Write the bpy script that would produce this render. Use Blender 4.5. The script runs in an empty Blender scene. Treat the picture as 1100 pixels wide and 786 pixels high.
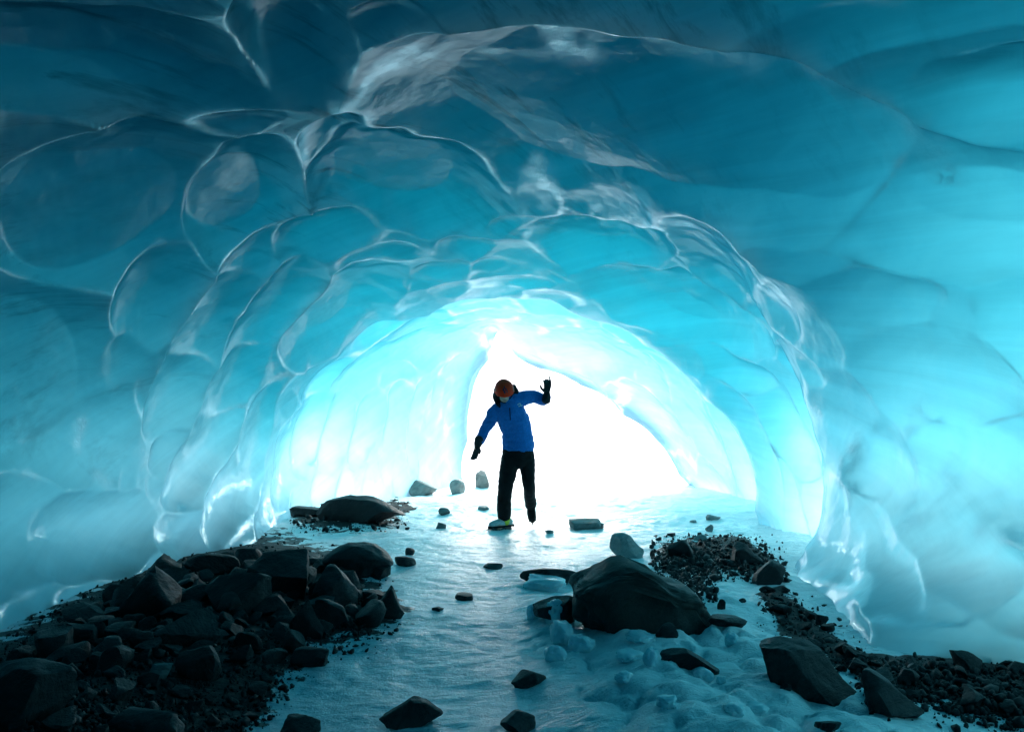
import bpy, bmesh, math, random
import numpy as np
from mathutils import Vector, Matrix, Euler, noise as mnoise

random.seed(7)
RNG = np.random.default_rng(11)
S = bpy.context.scene
COL = S.collection
R = math.radians

# ------------------------------------------------------------------ camera
F = 855.0; CX = 550.0; CY = 393.0; CAMH = 1.35
TILT = math.atan2(440 - 393, F)
CT, ST = math.cos(TILT), math.sin(TILT)
cam_d = bpy.data.cameras.new('camera'); cam = bpy.data.objects.new('camera', cam_d); COL.objects.link(cam)
cam.location = (0, 0, CAMH); cam.rotation_euler = (math.pi / 2 + TILT, 0, 0)
cam_d.sensor_width = 36; cam_d.lens = F / 1100 * 36; cam_d.clip_end = 3000; cam_d.clip_start = 0.05
S.camera = cam

def project(x, y, z):
    d = y * CT + (z - CAMH) * ST
    up = -y * ST + (z - CAMH) * CT
    d = np.where(d < 0.05, 0.05, d)
    return CX + F * x / d, CY - F * up / d, d

def at(px, py, y):
    """world point seen at a photo pixel, at world depth y"""
    u = (px - CX) / F; v = (CY - py) / F
    dy = CT - v * ST; dz = ST + v * CT
    k = y / dy
    return np.array([u * k, y, CAMH + dz * k])

# ------------------------------------------------------------------ numpy noise
_perm = RNG.permutation(512)
_perm = np.concatenate([_perm, _perm, _perm])
_grad = np.stack([np.cos(np.arange(512) * 2.399), np.sin(np.arange(512) * 2.399)], 1)
def perlin(x, y, seed=0):
    x = np.asarray(x, float) + seed * 17.31; y = np.asarray(y, float) + seed * 9.73
    xi = np.floor(x).astype(int); yi = np.floor(y).astype(int)
    xf = x - xi; yf = y - yi
    u = xf * xf * xf * (xf * (xf * 6 - 15) + 10); v = yf * yf * yf * (yf * (yf * 6 - 15) + 10)
    def g(ix, iy, fx, fy):
        h = _perm[(_perm[ix & 511] + iy) & 511] & 511
        return _grad[h, 0] * fx + _grad[h, 1] * fy
    a = g(xi, yi, xf, yf); b = g(xi + 1, yi, xf - 1, yf)
    c = g(xi, yi + 1, xf, yf - 1); d = g(xi + 1, yi + 1, xf - 1, yf - 1)
    return (a + u * (b - a)) + v * ((c + u * (d - c)) - (a + u * (b - a)))
def fbm(x, y, oct=4, seed=0):
    s = 0; a = 1.0; f = 1.0
    for i in range(oct):
        s = s + a * perlin(x * f, y * f, seed + i * 3); a *= 0.5; f *= 2.03
    return s
def cell(x, y, seed=0):
    """squared distance to nearest and second nearest jittered cell point"""
    xi = np.floor(x).astype(int); yi = np.floor(y).astype(int)
    f1 = np.full(np.shape(x), 9.0); f2 = f1.copy(); idv = np.zeros(np.shape(x))
    for dx in (-1, 0, 1):
        for dy in (-1, 0, 1):
            cx = xi + dx; cy = yi + dy
            h = _perm[(_perm[(cx + seed * 31) & 511] + cy) & 511] & 511
            h2 = _perm[(h + 77) & 511]
            ox = (h % 97) / 97.0 * 0.8 + 0.1; oy = (h2 % 89) / 89.0 * 0.8 + 0.1
            d = (cx + ox - x) ** 2 + (cy + oy - y) ** 2
            new = d < f1
            f2 = np.where(new, f1, np.minimum(f2, d)); idv = np.where(new, (h % 61) / 61.0, idv)
            f1 = np.where(new, d, f1)
    return f1, f2, idv
def sstep(a, b, x):
    t = np.clip((np.asarray(x, float) - a) / (b - a), 0, 1); return t * t * (3 - 2 * t)
def poly_sd(px, py, poly):
    """signed distance in pixels to a polygon, positive inside"""
    px = np.asarray(px, float); py = np.asarray(py, float)
    best = np.full(px.shape, 1e9); ins = np.zeros(px.shape, bool)
    n = len(poly)
    for i in range(n):
        ax, ay = poly[i]; bx, by = poly[(i + 1) % n]
        ex, ey = bx - ax, by - ay
        t = np.clip(((px - ax) * ex + (py - ay) * ey) / (ex * ex + ey * ey + 1e-9), 0, 1)
        best = np.minimum(best, np.hypot(px - ax - t * ex, py - ay - t * ey))
        cond = (ay > py) != (by > py)
        ins ^= cond & (px < (bx - ax) * (py - ay) / ((by - ay) if by != ay else 1e-9) + ax)
    return np.where(ins, best, -best)

# ------------------------------------------------------------------ small helpers
def mesh_np(name, co, quads, attrs=None, smooth=True):
    me = bpy.data.meshes.new(name)
    co = np.asarray(co, np.float32); quads = np.asarray(quads, np.int32)
    nf, k = quads.shape
    me.vertices.add(len(co)); me.vertices.foreach_set('co', co.ravel())
    me.loops.add(nf * k); me.loops.foreach_set('vertex_index', quads.ravel())
    me.polygons.add(nf)
    me.polygons.foreach_set('loop_start', np.arange(0, nf * k, k, dtype=np.int32))
    if smooth: me.polygons.foreach_set('use_smooth', np.ones(nf, bool))
    me.update(calc_edges=True)
    for nme, arr in (attrs or {}).items():
        a = me.attributes.new(nme, 'FLOAT', 'POINT'); a.data.foreach_set('value', np.asarray(arr, np.float32).ravel())
    return me
def link(name, me, mat=None, parent=None):
    o = bpy.data.objects.new(name, me); COL.objects.link(o)
    if mat: me.materials.append(mat)
    if parent: o.parent = parent
    return o
def tag(o, label=None, cat=None, group=None, kind=None):
    if label: o['label'] = label
    if cat: o['category'] = cat
    if group: o['group'] = group
    if kind: o['kind'] = kind
    return o

class NT:
    def __init__(s, name):
        s.m = bpy.data.materials.new(name); s.m.use_nodes = True
        s.t = s.m.node_tree; s.t.nodes.clear(); s.out = s.t.nodes.new('ShaderNodeOutputMaterial')
    def n(s, typ, **kw):
        nd = s.t.nodes.new('ShaderNode' + typ)
        for k, v in kw.items():
            if k.startswith('i_'):
                key = k[2:]; key = int(key) if key.isdigit() else key.replace('_', ' ')
                s.set(nd.inputs[key], v)
            else: setattr(nd, k, v)
        return nd
    def set(s, sock, v):
        if isinstance(v, bpy.types.NodeSocket): s.t.links.new(v, sock)
        elif isinstance(v, bpy.types.Node): s.t.links.new(v.outputs[0], sock)
        else:
            if isinstance(v, tuple) and len(v) == 3 and sock.type == 'RGBA': v = (*v, 1)
            sock.default_value = v
    def ramp(s, fac, stops):
        r = s.n('ValToRGB', i_0=fac); e = r.color_ramp.elements
        while len(e) < len(stops): e.new(0.5)
        for el, (p, c) in zip(e, stops):
            el.position = p; el.color = (*c, 1) if isinstance(c, tuple) else (c, c, c, 1)
        return r
    def mixc(s, f, a, b):
        m = s.n('Mix', data_type='RGBA'); s.set(m.inputs[0], f); s.set(m.inputs[6], a); s.set(m.inputs[7], b); return m.outputs[2]
    def math(s, op, a, b=0.0, clamp=False):
        m = s.n('Math', operation=op, use_clamp=clamp); s.set(m.inputs[0], a); s.set(m.inputs[1], b); return m.outputs[0]
    def aniso(s, vec, rot, scale):
        a = s.n('Mapping', i_Vector=vec); a.inputs['Rotation'].default_value = rot
        b = s.n('Mapping', i_Vector=a.outputs[0]); b.inputs['Scale'].default_value = scale; return b.outputs[0]
    def noise(s, vec, scale, detail=4, rough=0.55, dist=0.0):
        nd = s.n('TexNoise'); s.set(nd.inputs['Vector'], vec); nd.inputs['Scale'].default_value = scale
        nd.inputs['Detail'].default_value = detail; nd.inputs['Roughness'].default_value = rough; nd.inputs['Distortion'].default_value = dist
        return nd.outputs[0]
    def bump(s, h, strength, dist=0.02, normal=None):
        b = s.n('Bump'); s.set(b.inputs['Height'], h); b.inputs['Strength'].default_value = strength; b.inputs['Distance'].default_value = dist
        if normal is not None: s.set(b.inputs['Normal'], normal)
        return b.outputs[0]
    def surf(s, sh): s.t.links.new(sh.outputs[0] if isinstance(sh, bpy.types.Node) else sh, s.out.inputs['Surface'])
    def pbsdf(s, **kw):
        return s.n('BsdfPrincipled', **kw)

# ------------------------------------------------------------------ materials
def mat_ice():
    t = NT('glacier_ice')
    tc = t.n('TexCoord').outputs['Object']
    # dirt layers frozen in the roof: thin streaks that run down to the right
    st = t.noise(t.aniso(tc, (R(12), R(18), R(38)), (5.5, 0.45, 2.5)), 1.3, 6, 0.66, 0.35)
    patch = t.noise(tc, 0.55, 2, 0.5)
    streak = t.ramp(st, [(0.53, 0.0), (0.68, 1.0)]).outputs[0]
    dirt = t.n('Attribute', attribute_name='dirt').outputs['Fac']
    amt = t.math('MULTIPLY', t.math('MULTIPLY', streak, dirt), t.ramp(patch, [(0.38, 0.15), (0.6, 1.0)]).outputs[0])
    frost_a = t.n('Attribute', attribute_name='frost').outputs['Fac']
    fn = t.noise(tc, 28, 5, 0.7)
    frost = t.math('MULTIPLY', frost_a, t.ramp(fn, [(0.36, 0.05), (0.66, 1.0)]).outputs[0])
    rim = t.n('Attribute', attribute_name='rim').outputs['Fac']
    glintf = t.math('MULTIPLY', rim, t.ramp(t.noise(tc, 7, 4, .65), [(0.36, 0.25), (0.58, 1.0)]).outputs[0])
    frost = t.math('MAXIMUM', frost, glintf)  # painted ridge glints join the frost and share its bright surface
    cloud = t.ramp(t.noise(tc, 1.7, 5, 0.6, 0.6), [(0.3, (0.72, 0.90, 0.94)), (0.7, (0.90, 0.97, 0.98))]).outputs[0]
    lay = t.noise(t.aniso(tc, (R(-24), R(20), 0), (0.25, 0.35, 4.0)), 1.4, 5, 0.6, 0.5)
    cl2 = t.n('Mix', data_type='RGBA', blend_type='MULTIPLY'); t.set(cl2.inputs[0], 1.0); t.set(cl2.inputs[6], cloud); t.set(cl2.inputs[7], t.ramp(lay, [(0.3, 0.82), (0.68, 1.0)]).outputs[0]); cloud = cl2.outputs[2]
    tcol = t.mixc(t.math('MULTIPLY', amt, 0.75), cloud, (0.10, 0.13, 0.15))
    dcol = t.mixc(t.math('MULTIPLY', amt, 0.8), (0.10, 0.45, 0.56), (0.03, 0.05, 0.06))
    b1 = t.bump(t.noise(tc, 2.6, 3, 0.5), 0.14, 0.05)
    mp2 = t.n('Mapping', i_Vector=tc); mp2.inputs['Scale'].default_value = (1.0, 2.2, 1.0)
    b2 = t.bump(t.noise(mp2.outputs[0], 9, 5, 0.6, .4), 0.22, 0.02, b1)
    tr = t.n('BsdfTranslucent', i_Color=tcol); df = t.n('BsdfDiffuse', i_Color=dcol)
    for x in (tr, df): t.set(x.inputs['Normal'], b1)
    body = t.n('MixShader', i_0=0.12); t.set(body.inputs[1], tr); t.set(body.inputs[2], df)
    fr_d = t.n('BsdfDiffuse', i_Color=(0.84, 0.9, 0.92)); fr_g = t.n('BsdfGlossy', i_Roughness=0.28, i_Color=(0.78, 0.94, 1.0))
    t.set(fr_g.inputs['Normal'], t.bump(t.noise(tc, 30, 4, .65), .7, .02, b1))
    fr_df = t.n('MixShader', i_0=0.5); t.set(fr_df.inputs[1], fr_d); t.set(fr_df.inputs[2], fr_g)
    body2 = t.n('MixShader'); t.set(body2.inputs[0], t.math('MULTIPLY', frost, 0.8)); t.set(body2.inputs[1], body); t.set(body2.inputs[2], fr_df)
    fres = t.n('Fresnel', i_IOR=1.33); t.set(fres.inputs['Normal'], b2)
    gl = t.n('BsdfGlossy', i_Roughness=0.06, i_Color=(0.68, 0.92, 1.0)); t.set(gl.inputs['Normal'], b2)
    bf = t.n('NewGeometry').outputs['Backfacing']
    fac = t.math('MULTIPLY', t.math('MULTIPLY', fres.outputs[0], .55), t.math('SUBTRACT', 1.0, bf))
    face = t.n('MixShader'); t.set(face.inputs[0], fac); t.set(face.inputs[1], body2); t.set(face.inputs[2], gl)
    outer = t.n('Attribute', attribute_name='outer').outputs['Fac']
    tp = t.n('BsdfTransparent', i_Color=(0.97, 0.98, 0.99))
    sel = t.n('MixShader'); t.set(sel.inputs[0], t.math('GREATER_THAN', outer, 0.5)); t.set(sel.inputs[1], face); t.set(sel.inputs[2], tp)
    t.surf(sel)
    # Beer-Lambert absorption of clear glacier ice: thick ice turns blue
    va = t.n('VolumeAbsorption', i_Density=1.0, i_Color=(0, 0, 0))
    ABS = ICE_ABS; dm = max(ABS)
    va.inputs['Density'].default_value = dm; va.inputs['Color'].default_value = (*[1 - a / dm for a in ABS], 1)
    t.t.links.new(va.outputs[0], t.out.inputs['Volume'])
    t.m.cycles.homogeneous_volume = True
    return t.m
ICE_ABS = (1.8, 0.715, 0.625)

def mat_ground():
    t = NT('snow_and_ice')
    tc = t.n('TexCoord').outputs['Object']
    ice = t.n('Attribute', attribute_name='ice').outputs['Fac']
    grav = t.n('Attribute', attribute_name='gravel').outputs['Fac']
    wet = t.n('Attribute', attribute_name='wet').outputs['Fac']
    n1 = t.noise(tc, 2.2, 6, 0.6); n2 = t.noise(tc, 14, 6, 0.65); n3 = t.noise(tc, 90, 3, 0.6)
    snow = t.ramp(n1, [(0.3, (0.80, 0.84, 0.85)), (0.7, (0.90, 0.92, 0.92))]).outputs[0]
    icec = t.ramp(n2, [(0.3, (0.34, 0.54, 0.60)), (0.72, (0.64, 0.77, 0.80))]).outputs[0]
    fi = t.math('MULTIPLY', ice, t.ramp(n1, [(0.35, 0.55), (0.6, 1.0)]).outputs[0])
    c = t.mixc(fi, snow, icec)
    gc = t.ramp(t.noise(tc, 45, 4, 0.7), [(0.3, (0.012, 0.013, 0.014)), (0.75, (0.055, 0.055, 0.052))]).outputs[0]
    gm = t.math('ADD', grav, t.math('MULTIPLY', t.math('SUBTRACT', t.noise(tc, 6, 5, .65), 0.5), 2.0))
    gmask = t.ramp(gm, [(0.42, 0.0), (0.5, 1.0)]).outputs[0]
    c = t.mixc(gmask, c, gc)
    # scratches / flow lines in the ice
    fl = t.noise(t.aniso(tc, (0, 0, R(-20)), (1.0, 3.5, 1.0)), 4.0, 5, 0.62, 1.6)
    b = t.bump(fl, 0.5, 0.04); b = t.bump(n2, 0.5, 0.03, b); b = t.bump(n3, 0.35, 0.01, b)
    rough = t.math('SUBTRACT', 0.80, t.math('MULTIPLY', t.math('MULTIPLY', wet, t.ramp(n1, [(0.35, 0.7), (0.6, 1.0)]).outputs[0]), 0.60))
    rough = t.math('ADD', rough, t.math('MULTIPLY', t.math('SUBTRACT', n2, 0.5), 0.3))
    p = t.pbsdf(i_Base_Color=c, i_Roughness=rough, i_Normal=b); p.inputs['IOR'].default_value = 1.31
    t.surf(p); return t.m

def mat_rock(name, lo, hi, scale=5, rough=0.62, bump=0.6):
    t = NT(name)
    tc = t.n('TexCoord').outputs['Object']
    info = t.n('ObjectInfo').outputs['Random']
    off = t.n('VectorMath', operation='ADD'); t.set(off.inputs[0], tc)
    cmb = t.n('CombineXYZ', i_X=t.math('MULTIPLY', info, 37.0), i_Y=t.math('MULTIPLY', info, 11.0), i_Z=info); t.set(off.inputs[1], cmb.outputs[0])
    v = off.outputs[0]
    n1 = t.noise(v, scale, 6, 0.65, 0.3); n2 = t.noise(v, scale * 9, 5, 0.7)
    lay = t.noise(t.aniso(v, (.5, .7, .3), (1, 1.2, 4.5)), scale, 6, 0.65, 0.5)
    f = t.math('ADD', t.math('MULTIPLY', n1, 0.6), t.math('MULTIPLY', lay, 0.4))
    c = t.ramp(f, [(0.34, lo), (0.62, hi)]).outputs[0]
    c = t.mixc(t.ramp(n2, [(0.6, 0.0), (0.78, 0.5)]).outputs[0], c, tuple(min(1, x * 1.7) for x in hi))
    vn = t.n('Mix', data_type='RGBA', blend_type='MULTIPLY'); t.set(vn.inputs[0], 1.0); t.set(vn.inputs[6], c)
    t.set(vn.inputs[7], t.ramp(info, [(0.0, 0.65), (1.0, 1.25)]).outputs[0])
    b = t.bump(lay, bump, 0.03); b = t.bump(n1, bump, 0.04, b); b = t.bump(n2, bump * 0.7, 0.008, b)
    r = t.ramp(n1, [(0.3, rough - 0.14), (0.7, rough + 0.15)]).outputs[0]
    p = t.pbsdf(i_Base_Color=vn.outputs[2], i_Roughness=r, i_Normal=b); p.inputs['IOR'].default_value = 1.42
    t.surf(p); return t.m

def mat_simple(name, col, rough=0.7, spec=0.4, fab=0.0, var=0.25, scale=30, bump=0.2):
    t = NT(name)
    tc = t.n('TexCoord').outputs['Object']
    n = t.noise(tc, scale, 4, 0.6)
    lo = tuple(c * (1 - var) for c in col); hi = tuple(min(1, c * (1 + var)) for c in col)
    c = t.ramp(n, [(0.3, lo), (0.7, hi)]).outputs[0]
    p = t.pbsdf(i_Base_Color=c, i_Roughness=rough); p.inputs['Specular IOR Level'].default_value = spec
    if fab: p.inputs['Sheen Weight'].default_value = fab
    if bump: t.set(p.inputs['Normal'], t.bump(n, bump, 0.006))
    t.surf(p); return t.m

def mat_lump():
    t = NT('clear_lump_ice')
    tc = t.n('TexCoord').outputs['Object']
    n = t.noise(tc, 9, 5, 0.6)
    c = t.ramp(n, [(0.3, (0.42, 0.60, 0.66)), (0.7, (0.72, 0.82, 0.85))]).outputs[0]
    p = t.pbsdf(i_Base_Color=c, i_Roughness=0.28, i_Normal=t.bump(n, 0.3, 0.02)); p.inputs['IOR'].default_value = 1.31
    p.inputs['Subsurface Weight'].default_value = 0.35; p.inputs['Subsurface Radius'].default_value = (0.03, 0.08, 0.1); p.inputs['Subsurface Scale'].default_value = 1.0
    t.surf(p); return t.m

M_ICE = mat_ice(); M_GROUND = mat_ground()
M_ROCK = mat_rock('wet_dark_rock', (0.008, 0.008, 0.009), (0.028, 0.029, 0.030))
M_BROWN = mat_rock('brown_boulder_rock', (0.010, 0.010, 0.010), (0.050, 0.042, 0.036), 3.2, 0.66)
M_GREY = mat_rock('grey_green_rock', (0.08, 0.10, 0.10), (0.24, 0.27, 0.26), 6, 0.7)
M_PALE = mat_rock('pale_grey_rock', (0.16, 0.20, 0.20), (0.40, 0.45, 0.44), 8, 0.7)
M_LUMP = mat_lump()

# ------------------------------------------------------------------ ice cave
def sec(y, pts):
    return y, np.array([[at(px, py, y)[0], at(px, py, y)[2]] for px, py in pts])
def wsec(y, pts): return y, np.array(pts, float)
SECS = [
    wsec(-6.0, [(-.25, -.6), (-.3, -.5), (-.3, -.4), (-.2, -.3), (0, -.25), (.2, -.3), (.3, -.4), (.3, -.5), (.25, -.6)]),
    wsec(-4.5, [(-2.0, -.6), (-2.1, .3), (-1.9, 1.2), (-1.2, 1.9), (0, 2.1), (1.2, 1.9), (1.9, 1.2), (2.1, .3), (2.0, -.6)]),
    wsec(0.5, [(-3.0, -.6), (-3.2, .8), (-3.0, 1.9), (-2.3, 2.9), (-1.2, 3.45), (0, 3.6), (1.2, 3.5), (2.4, 2.9), (3.1, 2.0), (3.4, 1.0), (3.2, -.6)]),
    wsec(3.1, [(-2.6, -.6), (-2.75, .2), (-3.0, 1.0), (-2.9, 1.9), (-2.35, 2.75), (-1.2, 3.4), (0, 3.58), (1.2, 3.5), (2.4, 2.95), (3.15, 2.0), (3.4, 1.0), (3.3, .3), (3.15, -.1), (3.1, -.6)]),
    sec(4.5, [(15, 790), (5, 705), (-60, 600), (-75, 480), (-30, 340), (60, 210), (200, 105), (360, 62), (560, 45), (760, 60), (920, 115), (1040, 225), (1100, 350), (1120, 480), (1075, 590), (1000, 660), (925, 715), (915, 790)]),
    sec(5.8, [(135, 740), (130, 660), (75, 560), (80, 450), (130, 340), (210, 245), (310, 175), (440, 145), (560, 158), (660, 195), (765, 245), (870, 330), (935, 420), (955, 510), (915, 590), (862, 650), (858, 740)]),
    sec(7.0, [(215, 680), (210, 610), (165, 520), (180, 430), (240, 340), (325, 262), (420, 226), (520, 212), (600, 222), (680, 250), (760, 295), (820, 360), (854, 430), (872, 505), (864, 560), (840, 612), (838, 690)]),
    sec(8.0, [(285, 640), (280, 590), (238, 500), (262, 405), (328, 332), (400, 298), (480, 272), (560, 256), (645, 268), (730, 298), (808, 350), (868, 430), (900, 500), (896, 570), (870, 610), (870, 660)]),
    sec(9.5, [(318, 640), (316, 566), (298, 500), (314, 440), (365, 392), (425, 350), (520, 328), (600, 336), (680, 368), (735, 412), (770, 462), (792, 520), (800, 580), (800, 640)]),
    sec(10.6, [(345, 620), (342, 550), (330, 480), (348, 425), (398, 376), (460, 338), (530, 318), (615, 326), (695, 362), (755, 412), (797, 465), (818, 520), (820, 566), (820, 620)]),
    sec(12.0, [(425, 600), (423, 540), (418, 470), (432, 405), (475, 362), (540, 346), (600, 356), (655, 382), (705, 415), (745, 455), (778, 510), (795, 550), (797, 600)]),
    sec(14.5, [(500, 590), (500, 530), (503, 480), (508, 440), (522, 398), (540, 366), (560, 390), (600, 408), (650, 434), (690, 464), (717, 497), (738, 530), (740, 590)]),
]
def resample(P, n):
    # Catmull-Rom densify, then even arc length
    Q = np.vstack([2 * P[0] - P[1], P, 2 * P[-1] - P[-2]]); out = []
    for i in range(1, len(Q) - 2):
        t = np.linspace(0, 1, 30, endpoint=False)[:, None]
        a, b, c, d = Q[i - 1], Q[i], Q[i + 1], Q[i + 2]
        out.append(0.5 * ((2 * b) + (c - a) * t + (2 * a - 5 * b + 4 * c - d) * t ** 2 + (3 * b - a - 3 * c + d) * t ** 3))
    out = np.vstack(out + [P[-1:]])
    L = np.concatenate([[0], np.cumsum(np.hypot(*np.diff(out, axis=0).T))]); L /= L[-1]
    s = np.linspace(0, 1, n)
    return np.stack([np.interp(s, L, out[:, 0]), np.interp(s, L, out[:, 1])], 1)
NT_ = 720
YR = np.concatenate([np.linspace(14.5, 9.0, 360, endpoint=False), np.linspace(9.0, 2.6, 560, endpoint=False), np.linspace(2.6, -1.0, 50, endpoint=False), np.linspace(-1.0, -6.0, 28)])
ky = np.array([s[0] for s in SECS]); KS = np.stack([resample(s[1], NT_) for s in SECS])     # (K, N, 2)
def interp_rows(yv):
    # monotone-ish cubic (Hermite with finite-difference tangents) along y
    out = np.empty((len(yv), NT_, 2))
    m = np.empty_like(KS)
    for i in range(len(ky)):
        lo = max(i - 1, 0); hi = min(i + 1, len(ky) - 1); m[i] = (KS[hi] - KS[lo]) / (ky[hi] - ky[lo])
    for r, y in enumerate(yv):
        i = int(np.clip(np.searchsorted(ky, y) - 1, 0, len(ky) - 2)); h = ky[i + 1] - ky[i]; t = (y - ky[i]) / h
        out[r] = (2 * t**3 - 3 * t**2 + 1) * KS[i] + (t**3 - 2 * t**2 + t) * h * m[i] + (-2 * t**3 + 3 * t**2) * KS[i + 1] + (t**3 - t**2) * h * m[i + 1]
    return out
BASE = interp_rows(YR)                                   # (rows, N, 2)
BX, BZ = BASE[..., 0], BASE[..., 1]
BY = np.repeat(YR[:, None], NT_, 1)
AX = 0.5 * (BX[:, :1] + BX[:, -1:]); AXZ = np.full_like(AX, 0.3)
RX, RZ = BX - AX, BZ - AXZ
RL = np.hypot(RX, RZ) + 1e-6; RX /= RL; RZ /= RL
ARC = np.cumsum(np.concatenate([np.zeros((len(YR), 1)), np.hypot(np.diff(BX, axis=1), np.diff(BZ, axis=1))], 1), 1)
TT = np.repeat(np.linspace(0, 1, NT_)[None], len(YR), 0)

# scallops melted into the walls: (px, py, half width, half height, turn, depth m)
DISH = [
    # roof
    (560, -70, 520, 105, 2, .40), (690, 140, 365, 105, 11, .50), (1070, 95, 120, 58, 0, .28), (1010, 215, 250, 85, 10, .36),
    (330, 40, 105, 85, 40, .30), (90, 55, 260, 75, 8, .35), (60, -40, 260, 80, 0, .3), (420, 20, 90, 60, -20, .22),
    (130, 225, 190, 100, -20, .42), (255, 210, 95, 70, -38, .38), (440, 190, 128, 64, 8, .40), (355, 150, 60, 32, -30, .24),
    (255, 125, 95, 22, -3, .18), (585, 205, 50, 28, 20, .16), (660, 215, 70, 28, 18, .22),
    # left haunch
    (40, 400, 150, 170, -40, .40), (170, 300, 85, 60, -55, .32), (350, 250, 82, 42, -14, .30), (280, 265, 60, 46, -40, .26),
    (238, 330, 100, 42, -58, .30), (300, 320, 90, 40, -45, .28), (375, 335, 95, 44, -35, .34), (200, 400, 80, 35, -62, .26),
    (255, 400, 80, 34, -60, .26), (130, 380, 80, 40, -60, .26), (410, 275, 60, 22, -15, .20),
    # small roof cells
    (502, 264, 42, 16, 4, .16), (645, 262, 92, 33, 4, .30), (470, 290, 48, 15, -8, .15), (425, 306, 42, 16, -14, .15), (545, 288, 44, 14, 6, .13),
    (560, 308, 60, 15, 0, .14), (490, 312, 40, 13, -10, .12), (440, 328, 45, 14, -18, .13), (520, 330, 55, 12, -4, .12), (720, 330, 120, 46, 22, .34), (600, 325, 60, 16, 6, .14),
    (765, 275, 90, 32, 38, .28), (820, 320, 70, 24, 45, .22), (780, 385, 80, 26, 36, .24), (690, 355, 70, 16, 16, .16), (545, 240, 40, 14, -10, .12), (590, 300, 35, 12, 10, .10),
    # inner bright ring
    (470, 372, 75, 26, -14, .22), (550, 356, 70, 16, 0, .16), (640, 380, 85, 26, 20, .24), (600, 350, 60, 14, 8, .13), (405, 395, 70, 24, -35, .2), (690, 405, 60, 24, 36, .2),
    # right ribs
    (745, 455, 95, 32, 58, .25), (700, 440, 80, 22, 50, .18), (800, 480, 110, 34, 66, .28), (845, 455, 80, 26, 60, .22), (770, 530, 60, 24, 70, .2), (820, 560, 60, 22, 80, .2), (850, 540, 80, 20, 80, .2),
    (865, 395, 50, 20, 50, .16),
    # right wall
    (945, 325, 105, 62, 8, .26), (1000, 400, 130, 75, 30, .26), (890, 440, 90, 60, 40, .25), (935, 480, 120, 50, 58, .24), (1060, 490, 120, 80, 25, .26), (880, 560, 110, 46, 75, .26),
    (950, 590, 120, 42, 68, .22), (1020, 590, 110, 70, 40, .24), (900, 650, 80, 34, 66, .2), (990, 650, 90, 48, 14, .18), (1085, 650, 80, 46, 0, .2), (1110, 340, 90, 100, 40, .28),
    # left lower wall
    (100, 478, 50, 26, -75, .22), (155, 430, 44, 20, 80, .18), (135, 500, 44, 22, -70, .16), (205, 500, 58, 34, -60, .24), (165, 535, 44, 18, 75, .15), (95, 570, 92, 72, -10, .32), (20, 560, 80, 110, 10, .3),
    (30, 650, 60, 54, -20, .22), (110, 640, 60, 40, -8, .2), (165, 620, 40, 44, 20, .18), (200, 580, 44, 50, -60, .2), (250, 530, 62, 40, -65, .24), (230, 455, 80, 34, -65, .25), (275, 470, 70, 26, -70, .2),
    (220, 600, 40, 30, 0, .15), (255, 575, 44, 26, -50, .15), (285, 540, 44, 20, -80, .16), (175, 475, 40, 22, -70, .18),
    # bright fluted wall at left back
    (305, 500, 52, 18, -82, .2), (318, 545, 36, 16, 80, .14), (330, 460, 60, 22, -75, .22), (345, 525, 40, 16, -85, .15), (362, 455, 66, 22, -72, .22), (372, 520, 44, 15, -85, .15), (395, 450, 66, 20, -74, .2),
    (400, 510, 50, 15, -86, .14), (425, 445, 66, 18, -78, .18), (428, 505, 46, 13, 86, .13), (448, 450, 70, 14, -80, .16), (468, 440, 60, 13, -80, .14), (455, 500, 46, 11, 85, .11), (485, 440, 60, 11, -84, .12), (480, 500, 46, 10, 85, .1),
    (350, 400, 50, 20, -40, .18), (430, 395, 50, 24, -30, .18), (495, 390, 40, 16, -30, .14),
]
PX, PY, PD = project(BX, BY, BZ)
# nearest base depth at a pixel, on a coarse raster
G = 10
gx = np.clip(((PX + 400) / G).astype(int), 0, 199); gy = np.clip(((PY + 400) / G).astype(int), 0, 159)
zbuf = np.full((160, 200), 99.0)
vis = (BY > 2.0)
np.minimum.at(zbuf, (gy[vis], gx[vis]), BY[vis])
def depth_at(px, py):
    a = int((px + 400) / G); b = int((py + 400) / G)
    v = zbuf[max(b - 1, 0):b + 2, max(a - 1, 0):a + 2].min()
    return v if v < 90 else 4.5
warpx = 14 * fbm(BX * 1.1 + BZ * .7, BY * 0.9, 3, 21); warpy = 14 * fbm(BX * 1.1 - BZ * .7, BY * 0.9, 3, 35)
K = 0.006
def _ty(xs, ts): return np.interp(BY, xs, ts)
T_ROOF = _ty([0, 4, 6, 8, 9.4, 10.4, 11.4, 14.5], [6.4, 6.4, 6.5, 6.4, 5.8, 2.6, 1.05, .30])
T_LEFT = _ty([0, 4, 6, 8, 9.4, 10.4, 11.4, 14.5], [5.4, 4.3, 1.9, .8, .44, .32, .24, .12])
T_RIGHT = _ty([0, 4, 6, 8, 9.4, 10.4, 11.4, 14.5], [1.9, 1.7, 1.3, 1.0, .70, .48, .38, .18])
wl = sstep(.36, .09, TT); wr = sstep(.52, .82, TT)
THICK = (T_ROOF * (1 - wl - wr) + T_LEFT * wl + T_RIGHT * wr) * (1 + np.interp(BY, [8, 11], [0, .6]) + wr * np.interp(BY, [9, 11.5], [0, 1.3])) * (.46 + .54 * sstep(.04, .24, TT)) * (.32 + .68 * sstep(.97, .74, TT)) + .12
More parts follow.
